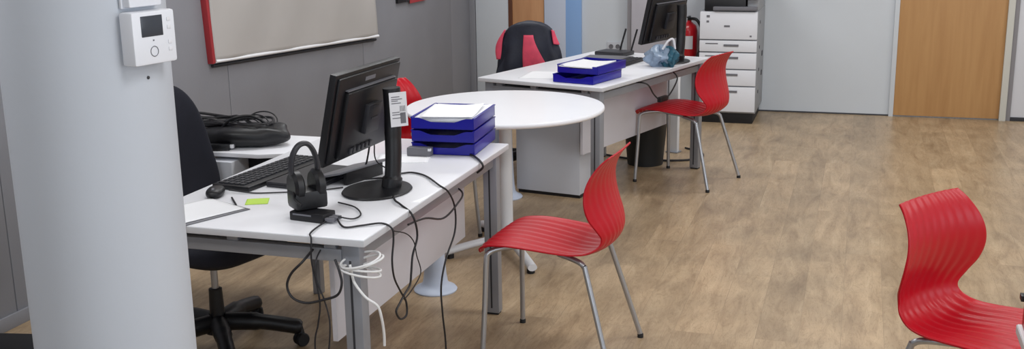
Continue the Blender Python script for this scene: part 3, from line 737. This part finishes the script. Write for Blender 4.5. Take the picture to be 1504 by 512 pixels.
gridsurf(bm, crump, 36, 18, closed_u=True); bmesh.ops.remove_doubles(bm, verts=bm.verts, dist=1e-5); bmesh.ops.recalc_face_normals(bm, faces=bm.faces); obj('film', bm, 'film', t, angle=.4)
bm = B(); gridsurf(bm, lambda u, v: crump(u, v, .62, 1.7)+Vector((.06, .012, -.008)), 30, 14, closed_u=True); bmesh.ops.remove_doubles(bm, verts=bm.verts, dist=1e-5); bmesh.ops.recalc_face_normals(bm, faces=bm.faces); obj('contents', bm, 'teal', t, angle=.4)
bm = B(); tube(bm, [(.03, -.02, .11), (.06, -.01, .16), (.08, .02, .17), (.09, .03, .11)], .007, 8); obj('tie', bm, 'white_plastic', t)
# sagging cable below the far desk's side
P = [(-.05, .50, .70), (.012, .52, .69), (.014, .60, .62), (.014, .68, .575), (.014, .76, .570), (.014, .84, .60), (.014, .92, .67), (-.03, .95, .705)]
bm = B(); tube(bm, [d2(*p) for p in P], .0045, 8, k=6); tag(obj('hanging_cable', bm, 'cable'), 'black cable sagging from the far desk\'s side edge', 'cable')
t = thing('cable_adapter', 'black plug hanging in the sagging cable at far desk', 'plug', d2(.016, .72, .575), A2)
part('body', 'black', t, (-.012, -.055, -.016), (.014, .045, .016), .006); part('strain_relief', 'black_soft', t, (-.006, .045, -.006), (.006, .065, .006), .002)

# ---------------------------------------------------------------- copier
t = thing('copier', 'white multi-drawer office copier against the back wall', 'copier', (-1.205, 8.75, 0))
W = .45
part('plinth', 'black_soft', t, (.02, .03, .0), (W-.02, .60, .10), .005)
part('cabinet', 'copier_shade', t, (.0, .012, .085), (W, .62, .90), .006)
bz = [(.10, .30, 'drawer'), (.31, .435, 'drawer'), (.445, .57, 'drawer'), (.58, .668, 'drawer')]
for z0, z1, n in bz:
    bm = B(); box(bm, (-.002, -.012, z0), (W-.004, .014, z1), .004); d = obj(n, bm, 'copier', t)
    bm = B(); box(bm, (W*.42, -.0165, z1-.045), (W*.68, -.011, z1-.028), .002); obj('handle', bm, 'mgrey', d)
    bm = B(); box(bm, (W*.10, -.0135, z1-.028), (W*.32, -.0115, z1-.020), .0); obj('label_strip', bm, 'mgrey', d)
part('front_door', 'copier', t, (-.002, -.014, .678), (W-.004, .014, .895), .006)
bm = B(); box(bm, (.05, -.0155, .85), (.075, -.0135, .868)); box(bm, (.05, -.0155, .81), (.07, -.0135, .826)); box(bm, (W*.42, -.0155, .775), (W*.52, -.0135, .79)); box(bm, (W-.06, -.0155, .70), (W-.045, -.0135, .712)); obj('markings', bm, 'mgrey', t)
part('output_recess', 'black', t, (.03, .0, .90), (W-.10, .50, .99), .004)
part('output_tray', 'mgrey', t, (.10, -.03, .905), (W-.01, .10, .935), .006)
part('side_tower', 'copier_shade', t, (W-.09, .03, .90), (W, .60, 1.12), .008)
part('scanner_unit', 'copier', t, (.0, .0, .99), (W, .60, 1.14), .01)
bm = B()
for z in (.24, .42, .60, .80): box(bm, (W-.0005, .17, z-.012), (W+.003, .20, z+.012), .001)
for z in (.36, .52): box(bm, (W-.0005, .42, z-.02), (W+.004, .47, z+.02), .001)
obj('side_catches', bm, 'alu_dark', t)

# extinguisher on the wall left of the copier
t = thing('fire_extinguisher', 'red fire extinguisher with black hose left of the copier', 'extinguisher', (-1.365, 9.24, .44))
bm = B(); lathe(bm, [(0, 0), (.062, 0), (.070, .012), (.070, .25), (.060, .29), (.030, .315), (.018, .325), (.018, .34), (0, .34)], n=36); obj('cylinder', bm, 'ext_red', t)
bm = B(); box(bm, (-.014, -.02, .335), (.014, .02, .362), .004); box(bm, (-.010, -.085, .362), (.010, .02, .372), .003); obj('valve', bm, 'black', t)
bm = B(); tube(bm, [(.01, -.01, .35), (.07, -.06, .345), (.115, -.07, .27), (.12, -.07, .17), (.10, -.07, .08)], .013, 10); obj('hose', bm, 'black_soft', t)
bm = B(); tube(bm, [(.102, -.07, .085), (.085, -.07, .03)], [.013, .022], 12, smooth=False); obj('nozzle', bm, 'black', t)
bm = B(); t2 = bmesh.new()
gridsurf(bm, lambda u, v: Vector((.0708*math.sin(-1+1.6*u), -.0708*math.cos(-1+1.6*u), .10+.11*v)), 14, 4); bmesh.ops.recalc_face_normals(bm, faces=bm.faces); obj('label_band', bm, 'label', t)
part('wall_bracket', 'black', t, (-.02, .068, .16), (.02, .14, .24), .002)
# socket on back wall
t = thing('wall_socket', 'grey double socket plate low on the white back wall', 'socket', (-2.035, Y1, .525))
part('plate', 'pedestal', t, (-.065, -.012, -.04), (.065, 0, .04), .004)
bm = B()
for x in (-.03, .03): lathe(bm, [(0, 0), (.020, 0), (.020, .004), (.016, .004), (.014, .001), (0, .001)], (x, -.012, 0), 20, Matrix.Rotation(PI/2, 4, 'X'))
obj('outlets', bm, 'mgrey', t)

# box on the right-hand desk
t = thing('file_box', 'dark navy and red box on the desk at the right photo edge', 'box', (.397, 2.612, DH), 0)
part('base', 'red', t, (0, -.22, .0), (.25, -.005, .075), .004); part('lid', 'fabric', t, (-.002, -.222, .075), (.252, -.003, .19), .006)
part('latch', 'black', t, (-.010, -.03, .066), (.0, .0-.005, .080), .001)

# ---------------------------------------------------------------- light
def area(name, loc, size, power, color=(1, 1, 1), rot=(0, 0, 0)):
    l = bpy.data.lights.new(name, 'AREA'); l.shape = 'RECTANGLE'; l.size, l.size_y = size; l.energy = power; l.color = color
    o = bpy.data.objects.new(name, l); COL.objects.link(o); o.location = loc; o.rotation_euler = rot; return o
for i, (x, y) in enumerate([(-2.2, 1.6), (.2, 1.6), (2.6, 1.6), (-2.2, 4.6), (.2, 4.6), (2.6, 4.6), (-2.2, 7.6), (.2, 7.6), (2.6, 7.6)]):
    area('ceiling_lamp', (x, y, ZC-.02), (1.2, .6), 26, (.975, .985, 1))
area('window_daylight', (1.0, Y0+.05, 1.6), (3.6, 1.6), 60, (.80, .89, 1), (math.radians(90), 0, 0))
area('window_daylight', (X1-.05, 2.0, 1.6), (3.6, 1.5), 45, (.82, .90, 1), (math.radians(90), 0, math.radians(90)))
w = bpy.data.worlds.new('World'); S.world = w; w.use_nodes = True
w.node_tree.nodes['Background'].inputs[0].default_value = (.8, .88, 1, 1); w.node_tree.nodes['Background'].inputs[1].default_value = .3

# ---------------------------------------------------------------- camera
yaw, pi_, ro = math.radians(17.7392), math.radians(13.5575), math.radians(-.9307)
fw = Vector((0, math.cos(pi_), -math.sin(pi_))); up = Vector((0, math.sin(pi_), math.cos(pi_))); r = Vector((1, 0, 0))
c, s = math.cos(ro), math.sin(ro); r2 = c*r+s*up; u2 = -s*r+c*up
Rz = Matrix(((math.cos(yaw), -math.sin(yaw), 0), (math.sin(yaw), math.cos(yaw), 0), (0, 0, 1)))
fw, r2, u2 = Rz@fw, Rz@r2, Rz@u2
cd = bpy.data.cameras.new('camera'); cam = bpy.data.objects.new('camera', cd); COL.objects.link(cam)
cd.sensor_width = 36; cd.lens = 1599.7/1504*36; cd.clip_start = .05
m = Matrix((( r2.x, u2.x, -fw.x, 0), (r2.y, u2.y, -fw.y, 0), (r2.z, u2.z, -fw.z, 1.6882), (0, 0, 0, 1)))
cam.matrix_world = m
S.camera = cam
S.view_settings.view_transform = 'Standard'; S.view_settings.look = 'None'; S.view_settings.gamma = 1; S.view_settings.use_curve_mapping = False
S.view_settings.exposure = 0.0
